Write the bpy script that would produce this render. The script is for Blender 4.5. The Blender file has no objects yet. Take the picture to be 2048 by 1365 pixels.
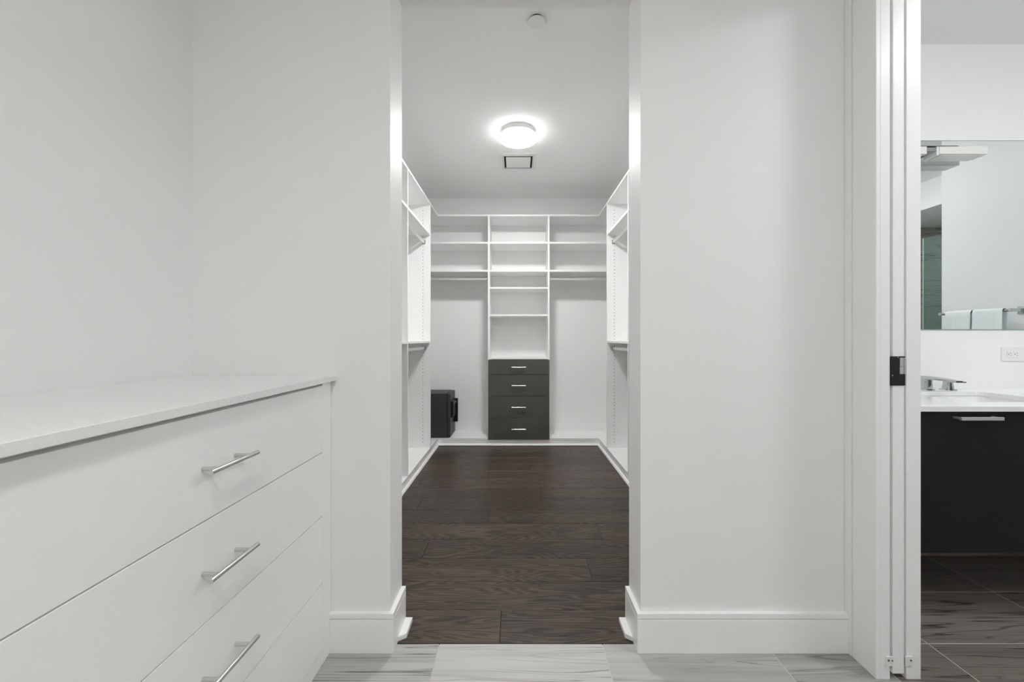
import bpy, bmesh, math, random
from mathutils import Vector, Matrix

# ------------------------------------------------------------------ camera, world, exposure
scn = bpy.context.scene
COL = scn.collection
IMG_W, IMG_H = 2048, 1365
FOCAL_PX = 804.0            # focal length in pixels of the 2048 wide frame
EYE = 1.13                  # lens height above the floor
cam_data = bpy.data.cameras.new('camera')
cam = bpy.data.objects.new('camera', cam_data)
COL.objects.link(cam)
cam.location = (0, 0, EYE)
cam.rotation_euler = (math.pi / 2, 0, 0)
cam_data.sensor_width = 36.0
cam_data.lens = FOCAL_PX / IMG_W * 36.0
cam_data.shift_x = -9.0 / IMG_W
cam_data.shift_y = -4.5 / IMG_W
cam_data.clip_start = 0.02
scn.camera = cam
world = bpy.data.worlds.new('world')
scn.world = world
world.use_nodes = True
world.node_tree.nodes['Background'].inputs[0].default_value = (0.6, 0.65, 0.7, 1)
world.node_tree.nodes['Background'].inputs[1].default_value = 0.3
scn.view_settings.view_transform = 'Standard'
scn.view_settings.look = 'None'
scn.view_settings.gamma = 1.0
scn.view_settings.use_curve_mapping = False
scn.view_settings.exposure = 0.0
# radiance of the opal lamp diffusers
LAMP_CLOSET = 160.0
LAMP_HALL = 99.0
LAMP_HALL_FAR = 30.0
LAMP_BATH = 58.0
LAMP_SHOWER = 70.0
RIM = 0.075                  # side wall of a lamp glows this much of its lens

random.seed(7)
scn.cycles.diffuse_bounces = 10
scn.cycles.use_light_tree = False


# ------------------------------------------------------------------ materials
def lin(r, g, b):
    f = lambda c: (c / 255 / 12.92) if c / 255 <= 0.04045 else ((c / 255 + 0.055) / 1.055) ** 2.4
    return (f(r), f(g), f(b), 1.0)

def base_mat(name, color, rough=0.5, metal=0.0, spec=0.5):
    m = bpy.data.materials.new(name)
    m.use_nodes = True
    b = m.node_tree.nodes['Principled BSDF']
    b.inputs['Base Color'].default_value = color
    b.inputs['Roughness'].default_value = rough
    b.inputs['Metallic'].default_value = metal
    b.inputs['Specular IOR Level'].default_value = spec
    return m, m.node_tree, b

def paint(name, color, rough, mottle=0.02, scale=40, spec=0.5):
    """paint or plastic with a faint roller mottle in its sheen"""
    m, nt, b = base_mat(name, color, rough, 0, spec)
    tc = nt.nodes.new('ShaderNodeTexCoord')
    n = nt.nodes.new('ShaderNodeTexNoise')
    n.inputs['Scale'].default_value = scale
    n.inputs['Detail'].default_value = 0
    nt.links.new(tc.outputs['Object'], n.inputs['Vector'])
    k = nt.nodes.new('ShaderNodeMath')
    k.operation = 'MULTIPLY_ADD'
    k.inputs[1].default_value = mottle
    k.inputs[2].default_value = rough - mottle / 2
    nt.links.new(n.outputs['Fac'], k.inputs[0])
    nt.links.new(k.outputs[0], b.inputs['Roughness'])
    return m

def ramp(nt, stops):
    r = nt.nodes.new('ShaderNodeValToRGB')
    els = r.color_ramp.elements
    while len(els) < len(stops):
        els.new(0.5)
    for e, (p, c) in zip(els, stops):
        e.position = p
        e.color = c
    return r

def mathn(nt, op, a, b=None):
    n = nt.nodes.new('ShaderNodeMath')
    n.operation = op
    for i, v in enumerate((a, b)):
        if v is None:
            continue
        if isinstance(v, (int, float)):
            n.inputs[i].default_value = v
        else:
            nt.links.new(v, n.inputs[i])
    return n.outputs[0]

def offset_coords(nt, scale, spread=37.0):
    """object coordinates shifted by a random amount for each object, then scaled"""
    tc = nt.nodes.new('ShaderNodeTexCoord')
    oi = nt.nodes.new('ShaderNodeObjectInfo')
    k = mathn(nt, 'MULTIPLY', oi.outputs['Random'], spread)
    comb = nt.nodes.new('ShaderNodeCombineXYZ')
    for i in range(3):
        nt.links.new(k, comb.inputs[i])
    add = nt.nodes.new('ShaderNodeVectorMath')
    add.operation = 'ADD'
    nt.links.new(tc.outputs['Object'], add.inputs[0])
    nt.links.new(comb.outputs[0], add.inputs[1])
    mp = nt.nodes.new('ShaderNodeMapping')
    mp.inputs['Scale'].default_value = scale
    nt.links.new(add.outputs[0], mp.inputs['Vector'])
    return mp.outputs[0], oi.outputs['Random'], add.outputs[0]

def noise(nt, vec, scale, detail=3, rough=0.5, dist=0.0):
    n = nt.nodes.new('ShaderNodeTexNoise')
    n.inputs['Scale'].default_value = scale
    n.inputs['Detail'].default_value = detail
    n.inputs['Roughness'].default_value = rough
    n.inputs['Distortion'].default_value = dist
    nt.links.new(vec, n.inputs['Vector'])
    return n.outputs['Fac']

def wood_mat():
    m, nt, b = base_mat('dark_oak_plank', lin(80, 71, 65), 0.40, 0, 0.38)
    vec, rnd, raw = offset_coords(nt, (0.9, 7.0, 7.0))
    big = noise(nt, vec, 1.0, 2, 0.5)                       # cathedral field
    mpr = nt.nodes.new('ShaderNodeMapping')
    mpr.inputs['Scale'].default_value = (14.0, 120.0, 60.0)
    nt.links.new(raw, mpr.inputs['Vector'])
    rough_edge = noise(nt, mpr.outputs[0], 1.0, 2, 0.6)
    rings = mathn(nt, 'SINE', mathn(nt, 'ADD', mathn(nt, 'MULTIPLY', big, 190.0), mathn(nt, 'MULTIPLY', rough_edge, 4.0)))
    rings = mathn(nt, 'ADD', mathn(nt, 'MULTIPLY', rings, 0.5), 0.5)
    mp = nt.nodes.new('ShaderNodeMapping')
    mp.inputs['Scale'].default_value = (9.0, 210.0, 60.0)
    nt.links.new(raw, mp.inputs['Vector'])
    fine = noise(nt, mp.outputs[0], 1.0, 3, 0.6, 0.4)
    mp2 = nt.nodes.new('ShaderNodeMapping')
    mp2.inputs['Scale'].default_value = (1.6, 9.0, 9.0)
    nt.links.new(raw, mp2.inputs['Vector'])
    cloud = noise(nt, mp2.outputs[0], 1.0, 3, 0.55)
    f = mathn(nt, 'ADD', mathn(nt, 'MULTIPLY', rings, 0.22), mathn(nt, 'MULTIPLY', fine, 0.62))
    f = mathn(nt, 'ADD', f, mathn(nt, 'MULTIPLY', cloud, 0.34))
    f = mathn(nt, 'ADD', f, mathn(nt, 'MULTIPLY', rnd, 0.10))
    r = ramp(nt, [(0.42, lin(30, 23, 17)), (0.62, lin(62, 52, 44)), (0.82, lin(92, 79, 69))])
    nt.links.new(f, r.inputs['Fac'])
    nt.links.new(r.outputs['Color'], b.inputs['Base Color'])
    bp = nt.nodes.new('ShaderNodeBump')
    bp.inputs['Strength'].default_value = 0.25
    bp.inputs['Distance'].default_value = 0.001
    nt.links.new(fine, bp.inputs['Height'])
    nt.links.new(bp.outputs['Normal'], b.inputs['Normal'])
    return m

def tile_mat(name, light, mid, vein, rough=0.45):
    m, nt, b = base_mat(name, mid, rough)
    vec, rnd, raw = offset_coords(nt, (0.62, 12.0, 12.0))
    warp = noise(nt, vec, 1.0, 3, 0.5, 0.6)
    bands = mathn(nt, 'SINE', mathn(nt, 'MULTIPLY', warp, 62.0))
    thin = mathn(nt, 'POWER', mathn(nt, 'ADD', mathn(nt, 'MULTIPLY', bands, 0.5), 0.5), 14.0)
    mp = nt.nodes.new('ShaderNodeMapping')
    mp.inputs['Scale'].default_value = (1.2, 5.0, 5.0)
    nt.links.new(raw, mp.inputs['Vector'])
    mask = noise(nt, mp.outputs[0], 1.0, 2, 0.5)
    mask = ramp_val(nt, mask, 0.36, 0.58)
    cl = ramp(nt, [(0.25, mid), (0.75, light)])
    mp3 = nt.nodes.new('ShaderNodeMapping')
    mp3.inputs['Scale'].default_value = (1.2, 34.0, 34.0)
    nt.links.new(raw, mp3.inputs['Vector'])
    soft = noise(nt, mp3.outputs[0], 1.0, 4, 0.6, 0.3)
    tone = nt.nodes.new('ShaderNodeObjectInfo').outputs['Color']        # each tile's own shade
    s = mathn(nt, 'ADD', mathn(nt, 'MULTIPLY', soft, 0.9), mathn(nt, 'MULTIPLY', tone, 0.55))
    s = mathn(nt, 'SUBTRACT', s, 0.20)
    nt.links.new(s, cl.inputs['Fac'])
    mix = nt.nodes.new('ShaderNodeMix')
    mix.data_type = 'RGBA'
    nt.links.new(mathn(nt, 'MULTIPLY', mathn(nt, 'MULTIPLY', thin, mask), 0.95), mix.inputs['Factor'])
    nt.links.new(cl.outputs['Color'], mix.inputs[6])
    mix.inputs[7].default_value = vein
    nt.links.new(mix.outputs[2], b.inputs['Base Color'])
    return m

def ramp_val(nt, v, lo, hi):
    n = nt.nodes.new('ShaderNodeMapRange')
    n.inputs['From Min'].default_value = lo
    n.inputs['From Max'].default_value = hi
    nt.links.new(v, n.inputs['Value'])
    return n.outputs['Result']

def brushed(name, color, rough):
    m, nt, b = base_mat(name, color, rough, 1.0)
    tc = nt.nodes.new('ShaderNodeTexCoord')
    mp = nt.nodes.new('ShaderNodeMapping')
    mp.inputs['Scale'].default_value = (60, 60, 60)
    nt.links.new(tc.outputs['Object'], mp.inputs['Vector'])
    f = noise(nt, mp.outputs[0], 1.0, 2)
    nt.links.new(mathn(nt, 'ADD', mathn(nt, 'MULTIPLY', f, 0.04), rough - 0.02), b.inputs['Roughness'])
    return m

def laminate(name, color, rough, contrast=0.08):
    """fine vertical woodgrain laminate"""
    m, nt, b = base_mat(name, color, rough)
    tc = nt.nodes.new('ShaderNodeTexCoord')
    mp = nt.nodes.new('ShaderNodeMapping')
    mp.inputs['Scale'].default_value = (160, 160, 5)
    nt.links.new(tc.outputs['Object'], mp.inputs['Vector'])
    f = noise(nt, mp.outputs[0], 1.0, 3)
    c = color
    lo = tuple(x * (1 - contrast) for x in c[:3]) + (1,)
    hi = tuple(x * (1 + contrast) for x in c[:3]) + (1,)
    r = ramp(nt, [(0.3, lo), (0.7, hi)])
    nt.links.new(f, r.inputs['Fac'])
    nt.links.new(r.outputs['Color'], b.inputs['Base Color'])
    return m

def quartz(name, color, rough):
    m, nt, b = base_mat(name, color, rough)
    tc = nt.nodes.new('ShaderNodeTexCoord')
    f = noise(nt, tc.outputs['Object'], 300.0, 2)
    r = ramp(nt, [(0.25, tuple(x * 0.94 for x in color[:3]) + (1,)), (0.6, color)])
    nt.links.new(f, r.inputs['Fac'])
    nt.links.new(r.outputs['Color'], b.inputs['Base Color'])
    return m

def emit(name, color, strength):
    m = bpy.data.materials.new(name)
    m.use_nodes = True
    b = m.node_tree.nodes['Principled BSDF']
    b.inputs['Base Color'].default_value = (0.9, 0.9, 0.9, 1)
    b.inputs['Emission Color'].default_value = color
    b.inputs['Emission Strength'].default_value = strength
    return m

def thin_glass(name, tint, reflect=0.08):
    m = bpy.data.materials.new(name)
    m.use_nodes = True
    nt = m.node_tree
    nt.nodes.clear()
    out = nt.nodes.new('ShaderNodeOutputMaterial')
    tr = nt.nodes.new('ShaderNodeBsdfTransparent')
    tr.inputs[0].default_value = tint
    gl = nt.nodes.new('ShaderNodeBsdfGlossy')
    gl.inputs['Roughness'].default_value = 0.02
    mx = nt.nodes.new('ShaderNodeMixShader')
    mx.inputs[0].default_value = reflect
    nt.links.new(tr.outputs[0], mx.inputs[1])
    nt.links.new(gl.outputs[0], mx.inputs[2])
    nt.links.new(mx.outputs[0], out.inputs['Surface'])
    return m

WHITE = (0.86, 0.86, 0.857, 1)
M = {}
M['wall'] = paint('white_wall_paint', WHITE, 0.50, 0.03)
M['ceiling'] = paint('white_ceiling_paint', (0.89, 0.89, 0.888, 1), 0.85, 0.03)
M['trim'] = paint('white_trim_paint', (0.90, 0.90, 0.896, 1), 0.33, 0.01, 60)
M['laminate'] = laminate('white_laminate', (0.86, 0.86, 0.857, 1), 0.42, 0.012)
M['drawer'] = paint('white_lacquer', (0.91, 0.91, 0.906, 1), 0.30, 0.01, 90)
M['quartz'] = quartz('white_quartz', (0.85, 0.85, 0.845, 1), 0.16)
M['board'] = paint('raw_particle_board', lin(104, 84, 62), 0.9, 0.02)
M['charcoal'] = laminate('charcoal_laminate', lin(79, 77, 70), 0.45, 0.10)
M['espresso'] = laminate('espresso_veneer', lin(25, 22, 19), 0.50, 0.15)
M['espresso'].node_tree.nodes['Principled BSDF'].inputs['Specular IOR Level'].default_value = 0.3
M['steel'] = brushed('brushed_steel', (0.66, 0.66, 0.65, 1), 0.28)
M['chrome'] = base_mat('chrome', (0.56, 0.57, 0.58, 1), 0.06, 1.0)[0]
M['satin'] = brushed('satin_nickel', (0.86, 0.86, 0.86, 1), 0.45)
M['rod'] = brushed('satin_rod', (0.90, 0.90, 0.89, 1), 0.38)
M['bracket'] = brushed('nickel_bracket', (0.42, 0.42, 0.41, 1), 0.35)
M['black'] = paint('black_plastic', lin(9, 9, 9), 0.35, 0.02)
M['void'] = paint('recess_shade', lin(30, 30, 30), 0.8, 0.02)  # near-black that paints in the shade of a recess
M['screw'] = brushed('screw_metal', (0.20, 0.20, 0.19, 1), 0.4)
M['safe'] = paint('safe_enamel', lin(52, 56, 57), 0.45, 0.15, 500)
M['wood'] = wood_mat()
M['tile'] = tile_mat('grey_vein_tile', lin(196, 195, 191), lin(152, 152, 146), lin(92, 92, 86))
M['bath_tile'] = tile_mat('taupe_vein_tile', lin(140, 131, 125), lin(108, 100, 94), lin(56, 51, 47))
M['shower_tile'] = tile_mat('dark_vein_tile', lin(150, 148, 138), lin(92, 98, 94), lin(40, 46, 45), 0.3)
M['grout'] = paint('grout', lin(196, 192, 184), 0.8, 0.1, 300)
M['subfloor'] = paint('wood_joint', lin(30, 25, 22), 0.8, 0.1, 300)
M['ceramic'] = base_mat('white_ceramic', (0.84, 0.84, 0.83, 1), 0.10)[0]
M['mirror'] = base_mat('mirror_silver', (0.90, 0.94, 0.935, 1), 0.0, 1.0)[0]
M['mirror_edge'] = base_mat('mirror_glass_edge', lin(120, 145, 140), 0.1)[0]
M['plastic'] = paint('white_plastic', (0.82, 0.82, 0.81, 1), 0.30, 0.005)
M['towel'] = paint('white_terry', (0.82, 0.83, 0.84, 1), 0.95, 0.6, 900)
M['glass'] = thin_glass('green_shower_glass', (0.72, 0.86, 0.83, 1))
M['glass_edge'] = base_mat('glass_edge', lin(214, 226, 224), 0.2)[0]
M['opal'] = base_mat('opal_shade', (0.74, 0.735, 0.71, 1), 0.22)[0]
M['lamp_base'] = paint('lamp_base_enamel', (0.82, 0.82, 0.82, 1), 0.4, 0.005)
LAMPCOL = (1.0, 0.995, 0.98, 1)
for nm, L, c in (('closet', LAMP_CLOSET, LAMPCOL), ('hall', LAMP_HALL, LAMPCOL), ('hall_far', LAMP_HALL_FAR, LAMPCOL), ('bath', LAMP_BATH, (0.97, 0.99, 1.0, 1)), ('shower', LAMP_SHOWER, (0.97, 0.99, 1.0, 1))):
    M['lamp_' + nm] = emit('opal_lens_' + nm, c, L)
    M['rim_' + nm] = emit('opal_rim_' + nm, c, L * (0.9 if nm == 'bath' else RIM))  # bath rims glow more, to brighten the bathroom ceiling

# ------------------------------------------------------------------ mesh helpers
WORLD = {}      # world position of every object (parents are only ever translated)

class MB:
    def __init__(self):
        self.v, self.f = [], []

    def box(self, x0, x1, y0, y1, z0, z1):
        o = len(self.v)
        self.v += [(x0, y0, z0), (x1, y0, z0), (x1, y1, z0), (x0, y1, z0),
                   (x0, y0, z1), (x1, y0, z1), (x1, y1, z1), (x0, y1, z1)]
        self.f += [tuple(o + i for i in q) for q in
                   ((0, 3, 2, 1), (4, 5, 6, 7), (0, 1, 5, 4), (1, 2, 6, 5), (2, 3, 7, 6), (3, 0, 4, 7))]
        return self

    def loft(self, loops, cap0=True, cap1=True):
        o = len(self.v)
        n = len(loops[0])
        for lp in loops:
            self.v += [tuple(p) for p in lp]
        for i in range(len(loops) - 1):
            for k in range(n):
                a, b = o + i * n + k, o + i * n + (k + 1) % n
                self.f.append((a, b, b + n, a + n))
        if cap0:
            self.f.append(tuple(o + k for k in reversed(range(n))))
        if cap1:
            self.f.append(tuple(o + (len(loops) - 1) * n + k for k in range(n)))
        return self

    def plan(self, pts, z0, z1):
        return self.loft([[(x, y, z0) for x, y in pts], [(x, y, z1) for x, y in pts]])

    def cyl(self, p0, p1, r0, r1=None, n=20, squash=1.0):
        r1 = r0 if r1 is None else r1
        p0, p1 = Vector(p0), Vector(p1)
        d = (p1 - p0).normalized()
        up = Vector((0, 0, 1)) if abs(d.z) < 0.9 else Vector((0, 1, 0))
        s = d.cross(up).normalized()
        t = s.cross(d).normalized()
        ring = lambda c, r: [c + s * (r * squash * math.cos(2 * math.pi * k / n)) + t * (r * math.sin(2 * math.pi * k / n)) for k in range(n)]
        return self.loft([list(reversed(ring(p0, r0))), list(reversed(ring(p1, r1)))])

    def lathe(self, c, prof, n=40):
        """profile of (radius, z) points revolved round the vertical through c"""
        loops = [[(c[0] + r * math.cos(2 * math.pi * k / n), c[1] + r * math.sin(2 * math.pi * k / n), z) for k in range(n)] for r, z in prof]
        return self.loft(loops)

    def build(self, name, mat, parent=None, bevel=0.0, segs=2, smooth=False, label=None, cat=None, group=None, kind=None):
        xs, ys, zs = zip(*self.v)
        c = Vector(((min(xs) + max(xs)) / 2, (min(ys) + max(ys)) / 2, min(zs)))
        me = bpy.data.meshes.new(name)
        me.from_pydata([tuple(Vector(p) - c) for p in self.v], [], self.f)
        bm = bmesh.new()
        bm.from_mesh(me)
        bmesh.ops.recalc_face_normals(bm, faces=bm.faces)
        if bevel > 0:
            es = [e for e in bm.edges if len(e.link_faces) == 2 and e.calc_face_angle(0) > math.radians(35)]
            bmesh.ops.bevel(bm, geom=es, offset=bevel, segments=segs, profile=0.5, affect='EDGES', clamp_overlap=True)
        bm.to_mesh(me)
        bm.free()
        if smooth:
            for p in me.polygons:
                p.use_smooth = True
            try:
                me.set_sharp_from_angle(angle=math.radians(40))
            except Exception:
                pass
        me.materials.append(mat)
        o = bpy.data.objects.new(name, me)
        return place(o, c, parent, label, cat, group, kind)

def place(o, c, parent=None, label=None, cat=None, group=None, kind=None):
    COL.objects.link(o)
    WORLD[o] = Vector(c)
    if parent is not None:
        o.parent = parent
        o.location = Vector(c) - WORLD[parent]
    else:
        o.location = c
    tag(o, label, cat, group, kind)
    return o

def tag(o, label=None, cat=None, group=None, kind=None):
    if label: o['label'] = label
    if cat: o['category'] = cat
    if group: o['group'] = group
    if kind: o['kind'] = kind
    return o

def thing(name, loc, label, cat, group=None, kind=None):
    o = bpy.data.objects.new(name, None)
    o.empty_display_size = 0.05
    return place(o, loc, None, label, cat, group, kind)

def box(name, x0, x1, y0, y1, z0, z1, mat, parent=None, bevel=0.0, **kw):
    return MB().box(x0, x1, y0, y1, z0, z1).build(name, mat, parent, bevel, **kw)

def struct(name, mb, mat, label, cat, bevel=0.0, **kw):
    return mb.build(name, mat, None, bevel, label=label, cat=cat, kind='structure', **kw)

def rrect(x0, x1, y0, y1, r, k=6):
    pts = []
    for cx, cy, a0 in ((x1 - r, y1 - r, 0), (x0 + r, y1 - r, 90), (x0 + r, y0 + r, 180), (x1 - r, y0 + r, 270)):
        for i in range(k + 1):
            a = math.radians(a0 + 90 * i / k)
            pts.append((cx + r * math.cos(a), cy + r * math.sin(a)))
    return pts

# ------------------------------------------------------------------ dimensions (x right, y into the picture, z up)
XL, XR = -1.174, 1.207            # side walls of hall and closet
YF, YB = 1.457, 1.605             # doorway wall: hall face, closet face
OL, OR = -0.4575, 0.4494          # doorway opening
HEAD = 2.454                      # opening height
CEIL = 2.743
YCB = 4.62                        # closet back wall
YHB = -3.0                        # hall wall behind the camera
XRB = 1.326                       # bathroom face of the partition
PD0, PD1 = 0.50, 1.333            # pocket door opening along y
PHEAD = 2.44
BCEIL = 2.67
YV = 2.10                         # vanity wall
XT = 3.0                          # towel wall
XS0, XS1 = 4.0, 5.2               # shower
YS = -0.40                        # bathroom near wall
YTE = 1.352                       # end of towel wall

# ------------------------------------------------------------------ walls and ceilings
m = MB().box(XL, OL, YF, YB, 0, CEIL).box(OR, XR, YF, YB, 0, CEIL).box(OL, OR, YF, YB, HEAD, CEIL)
struct('wall_front', m, M['wall'], 'white painted wall pierced by the closet doorway', 'wall')
struct('wall_left', MB().box(XL - 0.12, XL, YHB, YF + 0.07, 0, CEIL), M['wall'], 'white painted wall behind the chest of drawers', 'wall')
struct('wall_closet_left', MB().box(XL - 0.12, XL, YF + 0.07, YCB + 0.12, 0, CEIL), M['wall'], 'white closet wall behind the left hanging bays', 'wall')
struct('wall_closet_back', MB().box(XL, XR, YCB, YCB + 0.12, 0, CEIL), M['wall'], 'white wall at the far end of the closet', 'wall')
m = MB()
m.box(XR, XRB, YHB, PD0, 0, CEIL)                          # before the opening
m.box(XR, XRB, PD0, PD1 + 0.02, PHEAD, CEIL)               # above it
m.box(XR, 1.2385, PD1 + 0.02, 2.30, 0, PHEAD).box(1.293, XRB, PD1 + 0.02, 2.30, 0, PHEAD)
m.box(XR, XRB, PD1 + 0.02, 2.30, PHEAD, CEIL)
m.box(XR, XRB, 2.30, YCB + 0.12, 0, CEIL)
struct('wall_right', m, M['wall'], 'white partition wall that holds the pocket door', 'wall')
struct('wall_back', MB().box(XL - 0.12, XRB, YHB - 0.12, YHB, 0, CEIL), M['wall'], 'white hall wall behind the camera', 'wall')
struct('ceiling', MB().box(XL - 0.12, XRB, YHB - 0.12, YF + 0.07, CEIL, CEIL + 0.1), M['ceiling'], 'white ceiling over the hall', 'ceiling')
struct('ceiling_closet', MB().box(XL - 0.12, XRB, YF + 0.07, YCB + 0.12, CEIL, CEIL + 0.1), M['ceiling'], 'white closet ceiling around the round lamp', 'ceiling')
struct('wall_vanity', MB().box(XRB, XS1, YV, YV + 0.12, 0, BCEIL), M['wall'], 'white bathroom wall carrying the mirror and outlet', 'wall')
struct('wall_towel', MB().box(XT, XS1, YTE, YV, 0, BCEIL), M['wall'], 'white bathroom wall with the towel bar, seen in the mirror', 'wall')
struct('wall_bathroom_near', MB().box(XRB, XS0, YS - 0.12, YS, 0, BCEIL), M['wall'], 'white bathroom wall opposite the mirror', 'wall')
struct('ceiling_bathroom', MB().box(XRB, XS1 + 0.12, YS - 0.12, YV + 0.12, BCEIL, BCEIL + 0.1), M['ceiling'], 'white bathroom ceiling above the mirror wall', 'ceiling')
m = MB().box(XS0, XS0 + 0.10, YS, YTE, 2.40, BCEIL).box(XS0 + 0.10, XS1, YS, YTE, 2.40, 2.44)
struct('ceiling_shower', m, M['ceiling'], 'white dropped soffit over the shower, seen in the mirror', 'ceiling')
sw = struct('wall_shower', MB().box(XS0, XS1 + 0.12, YS - 0.12, YS - 0.010, 0, 2.44).box(XS1 + 0.010, XS1 + 0.12, YS, YTE, 0, 2.44), M['grout'],
            'dark veined tile wall of the shower, seen in the mirror', 'wall')
for r in range(8):
    for k in range(2):
        box('tile', XS0 + k * 0.6, XS0 + k * 0.6 + 0.597, YS - 0.010, YS, r * 0.3, r * 0.3 + 0.297, M['shower_tile'], sw, 0.001, segs=1)
    for k in range(3):
        y0 = YS + k * 0.6
        box('tile', XS1, XS1 + 0.010, y0, min(y0 + 0.597, YTE), r * 0.3, r * 0.3 + 0.297, M['shower_tile'], sw, 0.001, segs=1)

# ------------------------------------------------------------------ floors
TP, TR = 0.603, 0.304               # tile pitch along x and y
TX0, TY0 = -0.285, 1.489
fl = struct('floor', MB().box(XL, XRB, YHB, 1.484, -0.06, -0.0006).box(XRB, XS1, YS, YV, -0.06, -0.0006), M['grout'],
            'grey veined tile floor of hall and bathroom', 'floor')
def tiles(xa, xb, ya, yb, mat='tile'):
    i0, i1 = math.floor((xa - TX0) / TP), math.ceil((xb - TX0) / TP)
    j0, j1 = math.floor((ya - TY0) / TR), math.ceil((yb - TY0) / TR)
    for j in range(j0, j1):
        for i in range(i0, i1):
            x0, x1 = max(xa, TX0 + i * TP + 0.0015), min(xb, TX0 + (i + 1) * TP - 0.0015)
            y0, y1 = max(ya, TY0 + j * TR + 0.0015), min(yb, TY0 + (j + 1) * TR - 0.0015)
            if x1 - x0 > 0.01 and y1 - y0 > 0.01:
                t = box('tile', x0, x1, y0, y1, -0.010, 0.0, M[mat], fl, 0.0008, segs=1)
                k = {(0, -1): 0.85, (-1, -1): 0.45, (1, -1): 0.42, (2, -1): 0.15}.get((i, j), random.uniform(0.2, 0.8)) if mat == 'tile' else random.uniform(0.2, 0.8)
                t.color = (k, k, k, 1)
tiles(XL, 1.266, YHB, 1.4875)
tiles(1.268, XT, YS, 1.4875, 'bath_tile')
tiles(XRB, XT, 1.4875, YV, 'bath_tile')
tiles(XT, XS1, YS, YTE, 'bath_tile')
struct('threshold_strip', MB().box(OL, OR, 1.4868, 1.4905, -0.01, 0.0005), M['subfloor'], 'dark joint strip where tile meets the wood floor', 'threshold')
wf = struct('floor_closet', MB().box(XL, XR, 1.4905, YCB, -0.06, -0.003), M['subfloor'], 'dark brown oak plank floor of the closet', 'floor')
joints = {0: [-0.063], 1: [-0.92, 0.98], 2: [0.356], 3: [-0.486], 4: [0.487], 5: [-0.171], 6: [-0.66, 0.82], 7: [0.177], 8: [0.59, -0.75],
          9: [-0.23], 10: [0.12, -0.9], 11: [0.38], 12: [0.64, -0.4], 13: [-0.12], 14: [0.4], 15: [-0.3]}
rows = [1.4905] + [1.676 + 0.1955 * k for k in range(14)]
for j in range(len(rows) - 1):
    y0, y1 = rows[j], min(rows[j + 1], 4.262)
    if j == 0:
        xa, xb = OL, OR
    else:
        xa, xb = XL + 0.3, XR - 0.3
    cuts = [xa] + sorted(x for x in joints.get(j, []) if xa < x < xb) + [xb]
    for a, b in zip(cuts, cuts[1:]):
        box('plank', a + 0.0010, b - 0.0010, y0 + 0.0009, y1 - 0.0009, -0.012, 0.0, M['wood'], wf, 0.0013, segs=1)

# ------------------------------------------------------------------ baseboards
def baseboard(name, pts_of, label):
    """pts_of(t) gives the plan outline for thickness t"""
    m = MB().plan(pts_of(0.016), 0, 0.121)
    o = struct(name, m, M['trim'], label, 'baseboard', 0.0012)
    MB().plan(pts_of(0.0085), 0.121, 0.1245).build('groove', M['trim'], o)
    MB().plan(pts_of(0.016), 0.1245, 0.143).build('cap', M['trim'], o, 0.0009)
    return o
DX = -0.672                                        # face plane of the chest of drawers
bl = baseboard('baseboard_left', lambda t: [(DX, YF), (DX, YF - t), (OL + t, YF - t), (OL + t, YB), (OL, YB), (OL, YF)],
          'white baseboard left of the closet doorway, wrapping into the jamb')
brt = baseboard('baseboard_right', lambda t: [(1.192, YF), (OR, YF), (OR, YB), (OR - t, YB), (OR - t, YF - t), (1.192, YF - t)],
          'white baseboard right of the closet doorway, running to the door casing')
# short shoe strips over the wood in the doorway, ends cut at an angle
MB().plan([(OL + 0.016, 1.498), (OL + 0.043, 1.516), (OL + 0.043, YB), (OL + 0.016, YB)], 0.0005, 0.018).build('shoe_molding', M['trim'], bl, 0.0008)
MB().plan([(OR - 0.016, 1.498), (OR - 0.016, YB), (OR - 0.041, YB), (OR - 0.041, 1.516)], 0.0005, 0.018).build('shoe_molding', M['trim'], brt, 0.0008)
for nm, y0, y1, x0, x1, lb in (('baseboard_hall_left', YHB, 0.36, XL, XL + 0.016, 'white baseboard along the hall wall before the chest of drawers'),
                               ('baseboard_hall_right', YHB, PD0 - 0.13, XR - 0.016, XR, 'white baseboard along the hall wall before the pocket door')):
    struct(nm, MB().box(x0, x1, y0, y1, 0, 0.143), M['trim'], lb, 'baseboard', 0.0015)
struct('baseboard_vanity', MB().box(XRB, XT, YV - 0.010, YV, 0, 0.10), M['bath_tile'], 'grey tile baseboard on the wall under the vanity', 'baseboard', 0.001)

# ------------------------------------------------------------------ pocket doorway
t1 = struct('trim_1', MB().box(1.192, XR, PD1, PD1 + 0.094, 0, PHEAD + 0.12), M['trim'], 'white casing beside the pocket door on the hall side', 'casing', 0.0015)
MB().box(1.188, XR, PD1 + 0.0955, YF - 0.001, 0, PHEAD + 0.12).build('back_band', M['trim'], t1, 0.0015)
MB().box(1.192, XR, PD0 - 0.12, PD1, PHEAD, PHEAD + 0.12).build('head_casing', M['trim'], t1, 0.0015)
MB().box(1.192, XR, PD0 - 0.12, PD0, 0, PHEAD).build('side_casing', M['trim'], t1, 0.0015)
t2 = struct('trim_2', MB().box(XR, 1.2385, PD1, PD1 + 0.0195, 0, PHEAD), M['trim'], 'white split jamb on the hall side of the pocket door', 'jamb', 0.0012)
t3 = struct('trim_3', MB().box(1.293, 1.341, PD1, PD1 + 0.0195, 0, PHEAD), M['trim'], 'white split jamb on the bathroom side of the pocket door', 'jamb', 0.0012)
MB().box(XRB, 1.341, PD1 + 0.020, PD1 + 0.105, 0, PHEAD).build('casing', M['trim'], t3, 0.0015)
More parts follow.
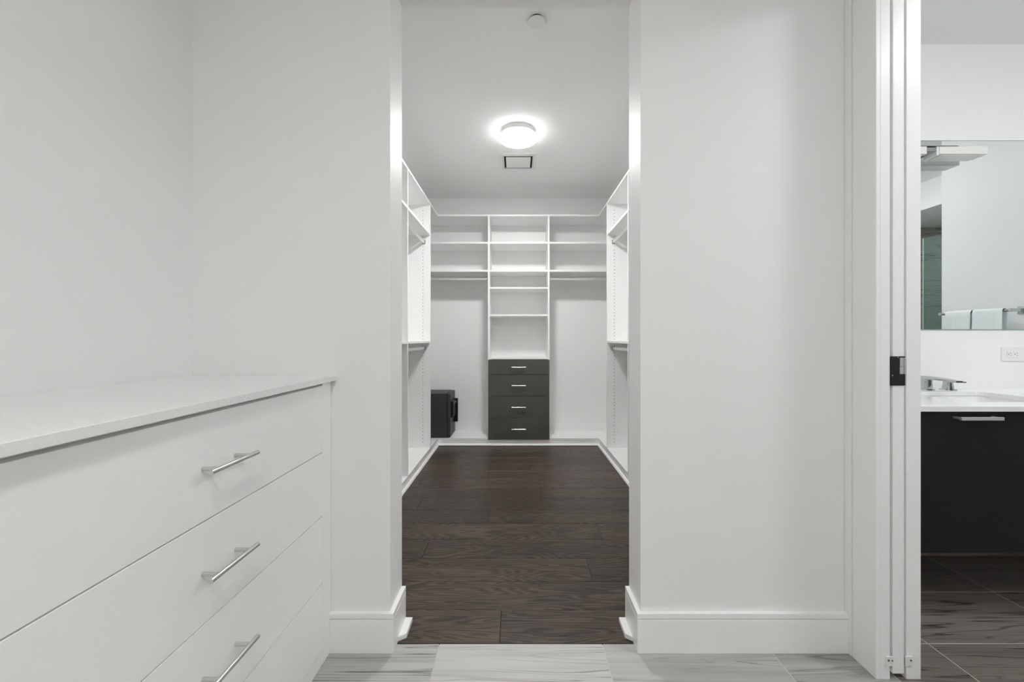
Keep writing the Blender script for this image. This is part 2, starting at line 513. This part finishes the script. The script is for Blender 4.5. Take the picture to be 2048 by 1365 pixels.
struct('trim_4', MB().box(XR, XRB, PD0, PD0 + 0.02, 0, PHEAD).box(XR, XRB, PD0 + 0.02, PD1, PHEAD - 0.02, PHEAD), M['trim'], 'white strike jamb and head of the pocket doorway', 'jamb')
d1 = struct('door_1', MB().box(1.2480, 1.2855, PD1, 2.14, 0.018, PHEAD - 0.03), M['trim'], 'white pocket door slid back into the wall, only its edge showing', 'door', 0.0015)
lt = box('edge_latch', 1.2390, 1.2862, PD1 - 0.003, PD1 + 0.004, 0.975, 1.072, M['black'], d1, 0.001, label='black latch on the door edge')
MB().box(1.2662, 1.2852, PD1 - 0.0045, PD1 - 0.0025, 1.013, 1.067).box(1.2662, 1.2682, PD1 - 0.0065, PD1 - 0.0045, 1.013, 1.067).box(1.2812, 1.2852, PD1 - 0.0075, PD1 - 0.0045, 1.013, 1.067).build('edge_pull', M['steel'], lt, 0.0005)
for z, x in ((1.0685, 1.2610), (1.0085, 1.2435)):
    MB().cyl((x, PD1 - 0.0045, z), (x, PD1 - 0.0025, z), 0.0018, n=10).build('screw', M['steel'], lt)
for par, xa, xb, xs, tip in ((t2, 1.222, 1.2455, 1.230, 1.243), (t3, 1.2870, 1.311, 1.3035, None)):
    g = MB().box(xa, xb, PD1 - 0.004, PD1 - 0.0003, 0.046, 0.078)
    gd = g.build('door_guide', M['plastic'], par, 0.001)
    MB().cyl((xs, PD1 - 0.0055, 0.066), (xs, PD1 - 0.0038, 0.066), 0.0030, n=12).build('screw', M['screw'], gd)
    if tip:
        MB().cyl((tip - 0.001, PD1 - 0.0055, 0.065), (tip - 0.001, PD1 - 0.0038, 0.065), 0.0024, n=12).build('screw', M['screw'], gd)

# ------------------------------------------------------------------ chest of drawers in the hall
def bar_pull(name, a, b, out, r, inset, parent, mat, post_r=None):
    """round bar from a to b with two posts reaching back by the vector out"""
    a, b, out = Vector(a), Vector(b), Vector(out)
    d = (b - a).normalized()
    mb = MB().cyl(a, b, r, n=20)
    for p in (a + d * inset, b - d * inset):
        mb.cyl(p, p + out, post_r or r * 0.85, n=16)
    return mb.build(name, mat, parent, smooth=True)

DY0, DY1 = 0.37, YF
ch = thing('chest_of_drawers', (DX - 0.2, 0.9, 0), 'long white chest of four wide drawers with steel bar pulls', 'dresser')
box('carcass', XL + 0.002, DX - 0.021, DY0 + 0.02, DY1 - 0.003, 0.05, 0.955, M['laminate'], ch)
box('side_panel', XL + 0.002, DX, 1.3945, DY1 - 0.002, 0.0, 0.979, M['drawer'], ch, 0.001)
box('side_panel', XL + 0.002, DX, DY0, 0.428, 0.0, 0.979, M['drawer'], ch, 0.001)
box('plinth', XL + 0.01, DX - 0.002, 0.4285, 1.394, 0.0, 0.049, M['drawer'], ch, 0.0008)
box('top_rail', XL + 0.002, DX - 0.022, 0.4285, 1.394, 0.956, 0.979, M['laminate'], ch)
edges = [0.967, 0.736, 0.515, 0.284, 0.052]
for k in range(4):
    zt, zb = edges[k] - (0.0 if k == 0 else 0.0015), edges[k + 1] + 0.0015
    dr = box('drawer', DX - 0.020, DX, 0.4295, 1.3930, zb, zt, M['drawer'], ch, 0.0010)
    zc = (edges[k] + edges[k + 1]) / 2
    bar_pull('handle', (DX + 0.037, 0.835, zc), (DX + 0.037, 0.987, zc), (-0.037, 0, 0), 0.0055, 0.026, dr, M['steel'])
box('dresser_countertop', XL + 0.0005, -0.650, DY0 - 0.012, YF - 0.0005, 0.979, 0.998, M['quartz'], None, 0.0012,
    label='thin white stone top lying on the chest of drawers', cat='countertop')

# ------------------------------------------------------------------ closet shelving
FXL, FXR = -0.834, 0.873            # front planes of left and right shelving
FYB = 4.262                         # front plane of the back shelving
DECK = 0.075
T = 0.019

def drilled_panel(name, x0, x1, y0, y1, z0, z1, hx, parent, pitch=0.032, r=0.0038, depth=0.010):
    """upright panel whose near face (-y) has a column of shelf-pin holes at hx"""
    v, f, bored = [], [], []
    def add(p):
        v.append(p)
        return len(v) - 1
    h = pitch / 2
    n = int((z1 - z0 - 0.08) / pitch)
    zs = z0 + (z1 - z0 - n * pitch) / 2
    def quad(xa, xb, za, zb):
        f.append((add((xa, y0, za)), add((xb, y0, za)), add((xb, y0, zb)), add((xa, y0, zb))))
    quad(x0, hx - h, z0, z1)
    quad(hx + h, x1, z0, z1)
    quad(hx - h, hx + h, z0, zs)
    quad(hx - h, hx + h, zs + n * pitch, z1)
    for i in range(n):
        zc = zs + (i + 0.5) * pitch
        sq, rim, bot = [], [], []
        for k in range(8):
            a = math.pi / 4 * k
            c, s = math.cos(a), math.sin(a)
            q = max(abs(c), abs(s))
            sq.append(add((hx + c / q * h, y0, zc + s / q * h)))
            rim.append(add((hx + c * r, y0, zc + s * r)))
            bot.append(add((hx + c * r, y0 + depth, zc + s * r)))
        for k in range(8):
            j = (k + 1) % 8
            f.append((sq[k], sq[j], rim[j], rim[k]))
            bored.append(len(f))
            f.append((rim[k], rim[j], bot[j], bot[k]))
        bored.append(len(f))
        f.append(tuple(bot))
    c8 = [add(p) for p in ((x0, y0, z0), (x1, y0, z0), (x1, y1, z0), (x0, y1, z0), (x0, y0, z1), (x1, y0, z1), (x1, y1, z1), (x0, y1, z1))]
    for q in ((0, 3, 2, 1), (4, 5, 6, 7), (1, 2, 6, 5), (2, 3, 7, 6), (3, 0, 4, 7)):
        f.append(tuple(c8[i] for i in q))
    cen = Vector(((x0 + x1) / 2, (y0 + y1) / 2, z0))
    me = bpy.data.meshes.new(name)
    me.from_pydata([tuple(Vector(p) - cen) for p in v], [], f)
    for i in bored:                                  # raw particle board inside the drilled holes
        me.polygons[i].material_index = 1
    bm = bmesh.new()
    bm.from_mesh(me)
    bmesh.ops.remove_doubles(bm, verts=bm.verts, dist=1e-5)
    bm.to_mesh(me)
    bm.free()
    me.materials.append(M['laminate'])
    me.materials.append(M['board'])
    return place(bpy.data.objects.new(name, me), cen, parent)

def rod_y(parent, x, z, y0, y1):
    o = MB().cyl((x, y0 + 0.001, z), (x, y1 - 0.001, z), 0.0165, n=20, squash=0.5).build('hanging_rod', M['rod'], parent, smooth=True)
    for y, d in ((y0, 1), (y1, -1)):
        ya, yb = sorted((y + d * 0.0005, y + d * 0.011))
        MB().box(x - 0.0125, x - 0.0095, ya, yb, z - 0.019, z + 0.019).box(x + 0.0095, x + 0.0125, ya, yb, z - 0.019, z + 0.019).box(x - 0.0095, x + 0.0095, ya, yb, z - 0.019, z - 0.0155).build('rod_bracket', M['bracket'], o)
    return o

def rod_x(parent, y, z, x0, x1):
    o = MB().cyl((x0 + 0.001, y, z), (x1 - 0.001, y, z), 0.0165, n=20, squash=0.5).build('hanging_rod', M['rod'], parent, smooth=True)
    for x, d in ((x0, 1), (x1, -1)):
        xa, xb = sorted((x + d * 0.0005, x + d * 0.011))
        MB().box(xa, xb, y - 0.0125, y - 0.0095, z - 0.019, z + 0.019).box(xa, xb, y + 0.0095, y + 0.0125, z - 0.019, z + 0.019).box(xa, xb, y - 0.0095, y + 0.0095, z - 0.019, z - 0.0155).build('rod_bracket', M['bracket'], o)
    return o

def side_unit(name, xf, xw, panels, hx, rx, label):
    u = thing(name, ((xf + xw) / 2, (panels[0] + panels[-1]) / 2, DECK), label, 'shelving')
    xa, xb = min(xf, xw), max(xf, xw)
    for y in panels:
        drilled_panel('side_panel', xa, xb, y, y + T, DECK, 2.430, hx, u)
    inset = 0.002 if xf < 0 else -0.002
    for ya, yb in zip(panels, panels[1:]):
        sa, sb = min(xf - inset, xw), max(xf - inset, xw)
        box('shelf', sa, sb, ya + T, yb, 2.130, 2.149, M['laminate'], u, 0.0006, segs=1)
        box('shelf', sa, sb, ya + T, yb, 1.091, 1.110, M['laminate'], u, 0.0006, segs=1)
        rod_y(u, rx, 2.066, ya + T, yb)
        rod_y(u, rx, 1.040, ya + T, yb)
    return u
side_unit('hanging_unit', FXL, XL + 0.001, [2.24, 3.076, 3.890], FXL - 0.071, FXL - 0.060,
          'white open closet bays with double hanging rods on the left side')
side_unit('hanging_unit', FXR, XR - 0.001, [2.42, 3.140, 3.878], FXR + 0.071, FXR + 0.060,
          'white open closet bays with double hanging rods on the right side')

# top shelf running round three sides
box('top_shelf', XL + 0.001, FXL, 1.66, FYB - 0.0005, 2.430, 2.449, M['laminate'], None, 0.0006, label='long white top shelf running along the left closet wall', cat='shelf')
box('top_shelf', FXR, XR - 0.001, 1.66, FYB - 0.0005, 2.430, 2.449, M['laminate'], None, 0.0006, label='long white top shelf running along the right closet wall', cat='shelf')
box('top_shelf', XL + 0.001, XR - 0.001, FYB, YCB - 0.001, 2.430, 2.449, M['laminate'], None, 0.0006, label='white top shelf spanning the far closet wall', cat='shelf')
# bottom decks
box('bottom_deck', XL + 0.001, FXL, 1.66, FYB - 0.0005, DECK - T, DECK, M['laminate'], None, 0.0006, label='low white deck board under the left hanging bays', cat='shelf')
box('bottom_deck', FXR, XR - 0.001, 1.66, FYB - 0.0005, DECK - T, DECK, M['laminate'], None, 0.0006, label='low white deck board under the right hanging bays', cat='shelf')
box('bottom_deck', XL + 0.001, -0.3035, FYB, YCB - 0.001, DECK - T, DECK, M['laminate'], None, 0.0006, label='low white deck board that carries the safe', cat='shelf')
box('bottom_deck', 0.3515, XR - 0.001, FYB, YCB - 0.001, DECK - T, DECK, M['laminate'], None, 0.0006, label='low white deck board right of the dark drawers', cat='shelf')

# toe boards with quarter round shoe
def quarter(run, prof_dir, a0, a1, at, r=0.018):
    """quarter-round of radius r along axis run ('x'/'y') from a0 to a1, against the plane at, bulging towards prof_dir"""
    prof = [(0, 0), (r, 0)] + [(r * math.cos(t), r * math.sin(t)) for t in (math.radians(a) for a in (22, 45, 68))] + [(0, r)]
    loops = []
    for a in (a0, a1):
        sh = 0.0
        loops.append([(a, at + prof_dir * p, z) if run == 'x' else (at + prof_dir * p, a, z) for p, z in prof])
    return MB().loft(loops)
PXL, PXR, PYB = FXL - 0.002, FXR + 0.002, FYB + 0.002
for nm, m, q, lb in (
    ('baseboard_closet_left', MB().box(PXL - 0.018, PXL, 1.66, PYB, 0, DECK - T), quarter('y', 1, 1.66, PYB - 0.0005, PXL), 'white toe board below the left hanging bays'),
    ('baseboard_closet_right', MB().box(PXR, PXR + 0.018, 1.66, PYB, 0, DECK - T), quarter('y', -1, 1.66, PYB - 0.0005, PXR), 'white toe board below the right hanging bays'),
    ('baseboard_closet_back', MB().box(PXL, PXR, PYB, PYB + 0.018, 0, DECK - T), quarter('x', -1, PXL, PXR, PYB), 'white toe board below the dark drawers')):
    o = struct(nm, m, M['trim'], lb, 'baseboard')
    q.build('shoe_molding', M['trim'], o)

# back wall: drawer tower between two hanging bays
TX = (-0.303, 0.332)                # left faces of the tower panels
tw = thing('drawer_tower', (0.024, 4.44, DECK), 'white shelf tower with four dark drawers on the far closet wall', 'shelving')
for x in TX:
    box('side_panel', x, x + T, FYB, YCB - 0.001, DECK - T, 2.430, M['laminate'], tw, 0.0006, segs=1)
box('bottom_panel', TX[0] + T, TX[1], FYB, YCB - 0.008, DECK - T, DECK, M['laminate'], tw)
box('back_panel', TX[0] + T, TX[1], YCB - 0.008, YCB - 0.001, 0.92, 2.430, M['laminate'], tw)
for z in (2.139, 1.842, 1.660, 1.370, 0.912):
    box('shelf', TX[0] + T + 0.0005, TX[1] - 0.0005, FYB + (0.002 if z > 1 else 0.0), YCB - 0.008, z, z + T, M['laminate'], tw, 0.0006, segs=1)
dz = [0.9095, 0.751, 0.523, 0.295, 0.062]
for k in range(4):
    dr = box('drawer', -0.2985, 0.3465, FYB - 0.0195, FYB - 0.0005, dz[k + 1] + 0.0021, dz[k] - 0.0021, M['charcoal'], tw, 0.0008, segs=1, label='charcoal drawer front')
    box('drawer_box', -0.268, 0.316, FYB, YCB - 0.03, max(dz[k + 1], DECK) + 0.006, dz[k] - 0.006, M['charcoal'], tw)
    zc = (dz[k] + dz[k + 1]) / 2
    bar_pull('handle', (-0.051, FYB - 0.050, zc), (0.098, FYB - 0.050, zc), (0, 0.031, 0), 0.0055, 0.022, dr, M['steel'])
for side, xa, xb, wd in (('l', XL + 0.001, TX[0], 'left'), ('r', TX[1] + T, XR - 0.001, 'right')):
    u = thing('corner_bay', ((xa + xb) / 2, 4.44, 1.8), 'white corner shelves over one hanging rod, %s of the dark drawers' % wd, 'shelving')
    for z in (2.139, 1.842):
        box('shelf', xa, xb, FYB + 0.001, YCB - 0.001, z, z + T, M['laminate'], u, 0.0006, segs=1)
    rod_x(u, 4.36, 1.778, xa, xb)

# ------------------------------------------------------------------ safe
SX, SY0, SY1, SZ0, SZ1 = -0.703, 4.268, 4.598, DECK, 0.548
sf = thing('safe', (SX - 0.19, 4.43, DECK), 'dark grey steel safe with keypad standing on the low deck', 'safe')
box('body', SX - 0.38, SX - 0.036, SY0, SY1, SZ0 + 0.001, SZ1, M['safe'], sf, 0.006, segs=3)
sd = box('door', SX - 0.034, SX, SY0 + 0.001, SY1 - 0.001, SZ0 + 0.004, SZ1 - 0.002, M['safe'], sf, 0.009, segs=3)
kp = box('keypad', SX, SX + 0.024, 4.315, 4.47, 0.285, 0.455, M['black'], sf, 0.006, segs=2, label='black keypad')
for i in range(4):
    for j in range(3):
        box('button', SX + 0.024, SX + 0.0265, 4.335 + j * 0.03, 4.353 + j * 0.03, 0.305 + i * 0.028, 0.323 + i * 0.028, M['black'], kp, 0.002)
MB().cyl((SX + 0.024, 4.45, 0.43), (SX + 0.036, 4.45, 0.43), 0.010, n=16).build('knob', M['chrome'], kp, smooth=True)
box('pull_plate', SX, SX + 0.044, 4.505, 4.535, 0.200, 0.462, M['black'], sf, 0.003, label='black grip plate')
MB().cyl((SX - 0.075, 4.36, SZ1 - 0.001), (SX - 0.075, 4.36, SZ1 + 0.0015), 0.008, n=14).build('bolt_cap', M['black'], sf)

# ------------------------------------------------------------------ lamps
def flush_lamp(name, x, y, zc, key, label, r=0.145):
    t = thing(name, (x, y, zc), label, 'lamp')
    MB().lathe((x, y), [(r * 0.89, zc), (r * 0.905, zc - 0.036), (r * 0.965, zc - 0.040), (r * 0.90, zc - 0.041)]).build('base', M['lamp_base'], t, smooth=True)
    MB().lathe((x, y), [(r * 0.97, zc - 0.0405), (r * 0.99, zc - 0.050), (r * 0.98, zc - 0.064), (r * 0.95, zc - 0.0705)], 28).build('diffuser_rim', M['rim_' + key], t, smooth=True)
    MB().lathe((x, y), [(r * 0.95, zc - 0.0707), (r * 0.80, zc - 0.0752), (r * 0.45, zc - 0.0850), (0.004, zc - 0.0900)], 28).build('diffuser', M['lamp_' + key], t, smooth=True)
    return t
flush_lamp('ceiling_lamp', 0.013, 3.12, CEIL, 'closet', 'lit round opal flush lamp on the closet ceiling')
flush_lamp('ceiling_lamp', 0.13, -0.45, CEIL, 'hall', 'round opal flush lamp on the hall ceiling behind the camera')
flush_lamp('ceiling_lamp', 0.05, -2.1, CEIL, 'hall_far', 'unseen round opal flush lamp added at the far end of the hall ceiling')  # added lamp, out of view, softens the hall light
flush_lamp('ceiling_lamp', 2.05, 0.85, BCEIL, 'bath', 'unseen round opal flush lamp added on the bathroom ceiling before the vanity')  # added lamp, out of view, lights the bathroom
flush_lamp('ceiling_lamp', 3.05, 0.35, BCEIL, 'bath', 'unseen round opal flush lamp added on the bathroom ceiling before the shower')  # added lamp, out of view, brightens the shower header and ceiling
flush_lamp('ceiling_lamp', 4.60, 0.45, 2.40, 'shower', 'small round lamp on the shower soffit', 0.08)

# ------------------------------------------------------------------ ceiling vent and sprinkler cover
vx, vy = 0.016, 3.655
vt = thing('ceiling_vent', (vx, vy, CEIL), 'square white air vent in the ceiling beyond the closet lamp', 'vent')
def ring(name, ho, hi, z0, z1, mat, parent, bevel=0.0008):
    m = MB()
    a = [(vx - ho, vy - ho), (vx + ho, vy - ho), (vx + ho, vy + ho), (vx - ho, vy + ho)]
    b = [(vx - hi, vy - hi), (vx + hi, vy - hi), (vx + hi, vy + hi), (vx - hi, vy + hi)]
    m.loft([[(x, y, z0) for x, y in a], [(x, y, z1) for x, y in a], [(x, y, z1) for x, y in b], [(x, y, z0) for x, y in b], [(x, y, z0) for x, y in a]], False, False)
    return m.build(name, mat, parent)
box('dark_backing', vx - 0.138, vx + 0.138, vy - 0.138, vy + 0.138, CEIL - 0.001, CEIL, M['void'], vt)  # flat dark plate, shade of the vent opening put into its colour
ring('frame', 0.166, 0.138, CEIL - 0.006, CEIL, M['plastic'], vt)
ring('inner_frame', 0.136, 0.127, CEIL - 0.010, CEIL - 0.001, M['plastic'], vt)
box('plaque', vx - 0.110, vx + 0.110, vy - 0.110, vy + 0.110, CEIL - 0.0105, CEIL - 0.0085, M['plastic'], vt, 0.0005)
sp = thing('sprinkler_cover', (0.102, 2.03, CEIL), 'small round white sprinkler cover near the doorway on the ceiling', 'sprinkler')
MB().lathe((0.102, 2.03), [(0.034, CEIL), (0.034, CEIL - 0.012)]).build('cup', M['void'], sp, smooth=True)
MB().lathe((0.102, 2.03), [(0.043, CEIL - 0.011), (0.044, CEIL - 0.013), (0.0425, CEIL - 0.0145), (0.002, CEIL - 0.0155)]).build('plate', M['plastic'], sp, smooth=True)

# ------------------------------------------------------------------ vanity
VC = 0.87
va = thing('vanity_cabinet', (2.16, 1.83, 0.30), 'dark espresso floating vanity with wide drawer below the sink', 'cabinet')
box('bottom_panel', XRB + 0.003, XT - 0.003, 1.576, YV - 0.001, 0.300, 0.318, M['espresso'], va)
for xp in (XRB + 0.003, 2.151, XT - 0.021):
    top = 0.849 if xp != 2.151 else 0.690
    box('side_panel', xp, xp + 0.018, 1.576, YV - 0.001, 0.318, top, M['espresso'], va)
for xa, xb in ((XRB + 0.004, 2.158), (2.162, XT - 0.004)):
    dr = box('drawer', xa, xb, 1.556, 1.575, 0.299, 0.848, M['espresso'], va, 0.001)
    xc = (xa + xb) / 2 + 0.022
    hb = MB().box(xc - 0.081, xc + 0.081, 1.521, 1.530, 0.820, 0.832)
    hb.box(xc - 0.079, xc - 0.070, 1.530, 1.556, 0.822, 0.830).box(xc + 0.070, xc + 0.079, 1.530, 1.556, 0.822, 0.830)
    hb.build('handle', M['satin'], dr, 0.0008)
SKX0, SKX1, SKY0, SKY1 = 1.868, 2.275, 1.648, 1.972
outer = rrect(XRB + 0.001, XT - 0.001, 1.538, YV - 0.0005, 0.001)
inner = rrect(SKX0, SKX1, SKY0, SKY1, 0.035)
m = MB().loft([[(x, y, VC - 0.019) for x, y in outer], [(x, y, VC) for x, y in outer], [(x, y, VC) for x, y in inner], [(x, y, VC - 0.019) for x, y in inner], [(x, y, VC - 0.019) for x, y in outer]], False, False)
m.build('vanity_countertop', M['quartz'], None, label='white stone vanity top with a sink cutout', cat='countertop')
m = MB()
loops = []
for g, z in ((0.030, VC - 0.0195), (0.004, VC - 0.0195), (0.002, VC - 0.03), (-0.006, VC - 0.11), (-0.03, VC - 0.14), (-0.11, VC - 0.150)):
    gy = g if g > -0.05 else -0.10
    loops.append([(x, y, z) for x, y in rrect(SKX0 - g, SKX1 + g, SKY0 - gy, SKY1 + gy, 0.04 if g < 0.01 else 0.05)])
m.loft(loops, False, True)
sk = m.build('sink', M['ceramic'], None, smooth=True, label='white undermount rectangular sink in the vanity top', cat='sink')
MB().lathe((2.07, 1.81), [(0.022, VC - 0.150), (0.022, VC - 0.147), (0.015, VC - 0.146), (0.002, VC - 0.149)], 24).build('drain', M['chrome'], sk, smooth=True)

# widespread faucet: spout between two lever handles, set behind the sink
fc = thing('faucet', (2.083, 2.04, VC), 'chrome widespread faucet with lever handles behind the sink', 'faucet')
def taper(mb, c, hx0, hy0, hx1, hy1, z0, z1):
    lo = [(c[0] + x, c[1] + y, z0) for x, y in rrect(-hx0, hx0, -hy0, hy0, min(hx0, hy0) * 0.4, 4)]
    hi = [(c[0] + x, c[1] + y, z1) for x, y in rrect(-hx1, hx1, -hy1, hy1, min(hx1, hy1) * 0.4, 4)]
    return mb.loft([lo, hi])
fy = 2.045
base = MB()
taper(base, (2.083, fy), 0.028, 0.026, 0.026, 0.024, VC, VC + 0.006)
taper(base, (2.083, fy), 0.020, 0.020, 0.017, 0.018, VC + 0.006, VC + 0.060)
base.build('spout_base', M['chrome'], fc, smooth=True)
spt = MB()
sec = lambda y, z, hx, hz: [(2.083 + x, y, z + zz) for x, zz in rrect(-hx, hx, -hz, hz, hz * 0.6, 3)]
spt.loft([sec(fy + 0.022, VC + 0.060, 0.019, 0.010), sec(fy, VC + 0.062, 0.019, 0.010), sec(fy - 0.06, VC + 0.063, 0.018, 0.008), sec(fy - 0.12, VC + 0.060, 0.017, 0.006), sec(fy - 0.155, VC + 0.057, 0.016, 0.004)])
spt.build('spout', M['chrome'], fc, smooth=True)
for hx, dirx in ((2.195, 1), (1.971, -1)):
    h = MB()
    taper(h, (hx, fy), 0.028, 0.026, 0.026, 0.024, VC, VC + 0.006)
    taper(h, (hx, fy), 0.018, 0.018, 0.013, 0.015, VC + 0.006, VC + 0.040)
    hb = h.build('handle_base', M['chrome'], fc, smooth=True)
    lv = MB()
    s2 = lambda y, z, w, hz: [(hx + x, y, z + zz) for x, zz in rrect(-w, w, -hz, hz, hz * 0.6, 3)]
    lv.loft([s2(fy + 0.014, VC + 0.041, 0.013, 0.005), s2(fy - 0.02, VC + 0.044, 0.012, 0.005), s2(fy - 0.075, VC + 0.046, 0.010, 0.003)])
    lv.build('lever', M['chrome'], hb, smooth=True)

# mirror, outlet, vanity light, towels
MZ0, MZ1 = 1.180, 2.161
mr = box('wall_mirror', XRB + 0.01, XT - 0.004, YV - 0.006, YV - 0.0005, MZ0, MZ1, M['mirror'], None, label='large frameless mirror on the wall above the sink', cat='mirror')
for z in (MZ1, MZ0 - 0.0025):
    box('edge', XRB + 0.01, XT - 0.004, YV - 0.0062, YV - 0.0005, z, z + 0.0025, M['mirror_edge'], mr)

ox0, ox1, oz0, oz1 = 2.530, 2.645, 1.013, 1.086
ot = thing('power_outlet', ((ox0 + ox1) / 2, YV, oz0), 'white double power outlet mounted sideways under the mirror', 'outlet')
box('plate', ox0, ox1, YV - 0.006, YV, oz0, oz1, M['plastic'], ot, 0.002)
rc = box('receptacle', ox0 + 0.024, ox1 - 0.024, YV - 0.0085, YV - 0.006, oz0 + 0.020, oz1 - 0.020, M['plastic'], ot, 0.0008)
zc = (oz0 + oz1) / 2
for xc in (ox0 + 0.037, ox0 + 0.070):
    box('slot', xc + 0.000, xc + 0.008, YV - 0.0088, YV - 0.0084, zc + 0.0048, zc + 0.0066, M['black'], rc)
    box('slot', xc + 0.001, xc + 0.008, YV - 0.0088, YV - 0.0084, zc - 0.0066, zc - 0.0048, M['black'], rc)
    MB().cyl((xc - 0.006, YV - 0.0088, zc), (xc - 0.006, YV - 0.0084, zc), 0.0024, n=10).build('slot', M['black'], rc)
for xs in (ox0 + 0.012, ox1 - 0.012):
    MB().cyl((xs, YV - 0.0068, zc), (xs, YV - 0.0058, zc), 0.0025, n=10).build('screw', M['plastic'], ot)

vl = thing('vanity_light', (2.083, 2.05, 2.045), 'chrome vanity light with flat opal shades on the mirror', 'lamp')
box('back_plate', 2.02, 2.085, YV - 0.020, YV - 0.0063, 2.030, 2.098, M['chrome'], vl, 0.002)
box('arm', 2.045, 2.092, YV - 0.100, YV - 0.020, 2.062, 2.084, M['chrome'], vl, 0.002)
box('rail', 1.96, 2.19, YV - 0.108, YV - 0.085, 2.0855, 2.0885, M['chrome'], vl, 0.0005)
for xa, xb in ((2.100, 2.340), (1.820, 2.037)):
    sh = box('shade', xa, xb, YV - 0.106, YV - 0.034, 2.047, 2.085, M['opal'], vl, 0.002)
    box('shade_tray', xa + 0.01, xb - 0.02, YV - 0.100, YV - 0.034, 2.0435, 2.0465, M['opal'], sh)
box('end_cap', 2.088, 2.0995, YV - 0.104, YV - 0.036, 2.042, 2.086, M['opal'], vl, 0.003)

tb = thing('towel_bar', (2.95, 1.61, 1.30), 'chrome towel bar on the bathroom wall, seen in the mirror', 'towel bar')
MB().cyl((2.93, 1.405, 1.30), (2.93, 1.815, 1.30), 0.008, n=16).build('bar', M['chrome'], tb, smooth=True)
for y in (1.412, 1.808):
    box('post', 2.922, XT - 0.008, y - 0.009, y + 0.009, 1.290, 1.310, M['chrome'], tb, 0.001)
    box('post_plate', XT - 0.008, XT - 0.0005, y - 0.022, y + 0.022, 1.278, 1.322, M['chrome'], tb, 0.001)

def towel(y0, y1, drop, label, seed):
    rnd = random.Random(seed)
    ph = [rnd.uniform(0, 6) for _ in range(4)]
    nu, path = 24, []
    r = 0.013
    for k in range(14):
        path.append((2.93 - r, 1.30 - drop + (drop) * k / 13))
    for k in range(1, 6):
        a = math.pi - math.pi * k / 6
        path.append((2.93 + r * math.cos(a), 1.30 + r * math.sin(a)))
    for k in range(14):
        path.append((2.93 + r, 1.30 - (drop - 0.02) * k / 13))
    mb = MB()
    th = 0.0035
    n = len(path)
    grid = {}
    for side in (0, 1):
        for i, (x, z) in enumerate(path):
            for u in range(nu + 1):
                q = u / nu
                y = y0 + (y1 - y0) * q
                low = min(1.0, max(0.0, (1.30 - z) / 0.2))
                w = low * 0.006 * (math.sin(q * 13 + ph[0]) + 0.6 * math.sin(q * 23 + ph[1])) * (0.5 + 0.5 * low)
                s = -1 if i < 16 else 1
                off = (th if side else 0)
                xx = x + (-abs(w) if s < 0 else abs(w) * 0.5) + s * off * (1 if i not in range(14, 19) else 0)
                zz = z + (off if i in range(14, 19) else 0)
                grid[side, i, u] = len(mb.v)
                mb.v.append((xx, y, zz))
    for i in range(n - 1):
        for u in range(nu):
            a = [grid[1, i, u], grid[1, i, u + 1], grid[1, i + 1, u + 1], grid[1, i + 1, u]]
            b = [grid[0, i, u], grid[0, i + 1, u], grid[0, i + 1, u + 1], grid[0, i, u + 1]]
            mb.f += [tuple(a), tuple(b)]
        for u in (0, nu):
            mb.f.append((grid[0, i, u], grid[1, i, u], grid[1, i + 1, u], grid[0, i + 1, u]))
    for i in (0, n - 1):
        for u in range(nu):
            mb.f.append((grid[0, i, u], grid[0, i, u + 1], grid[1, i, u + 1], grid[1, i, u]))
    return mb.build('towel', M['towel'], None, smooth=True, label=label, cat='towel', group='white towels on the bar')
towel(1.455, 1.605, 0.40, 'white towel hanging nearest the wall end in the mirror', 3)
towel(1.617, 1.775, 0.42, 'white towel hanging beside the square bar mount in the mirror', 8)

gp = box('shower_glass', XS0 + 0.045, XS0 + 0.055, 0.19, YTE - 0.002, 0.0, 2.13, M['glass'], None, label='green tinted glass shower panel, seen in the mirror', cat='shower glass')
box('edge', XS0 + 0.0445, XS0 + 0.0555, 0.185, 0.1895, 0.0, 2.13, M['glass_edge'], gp)
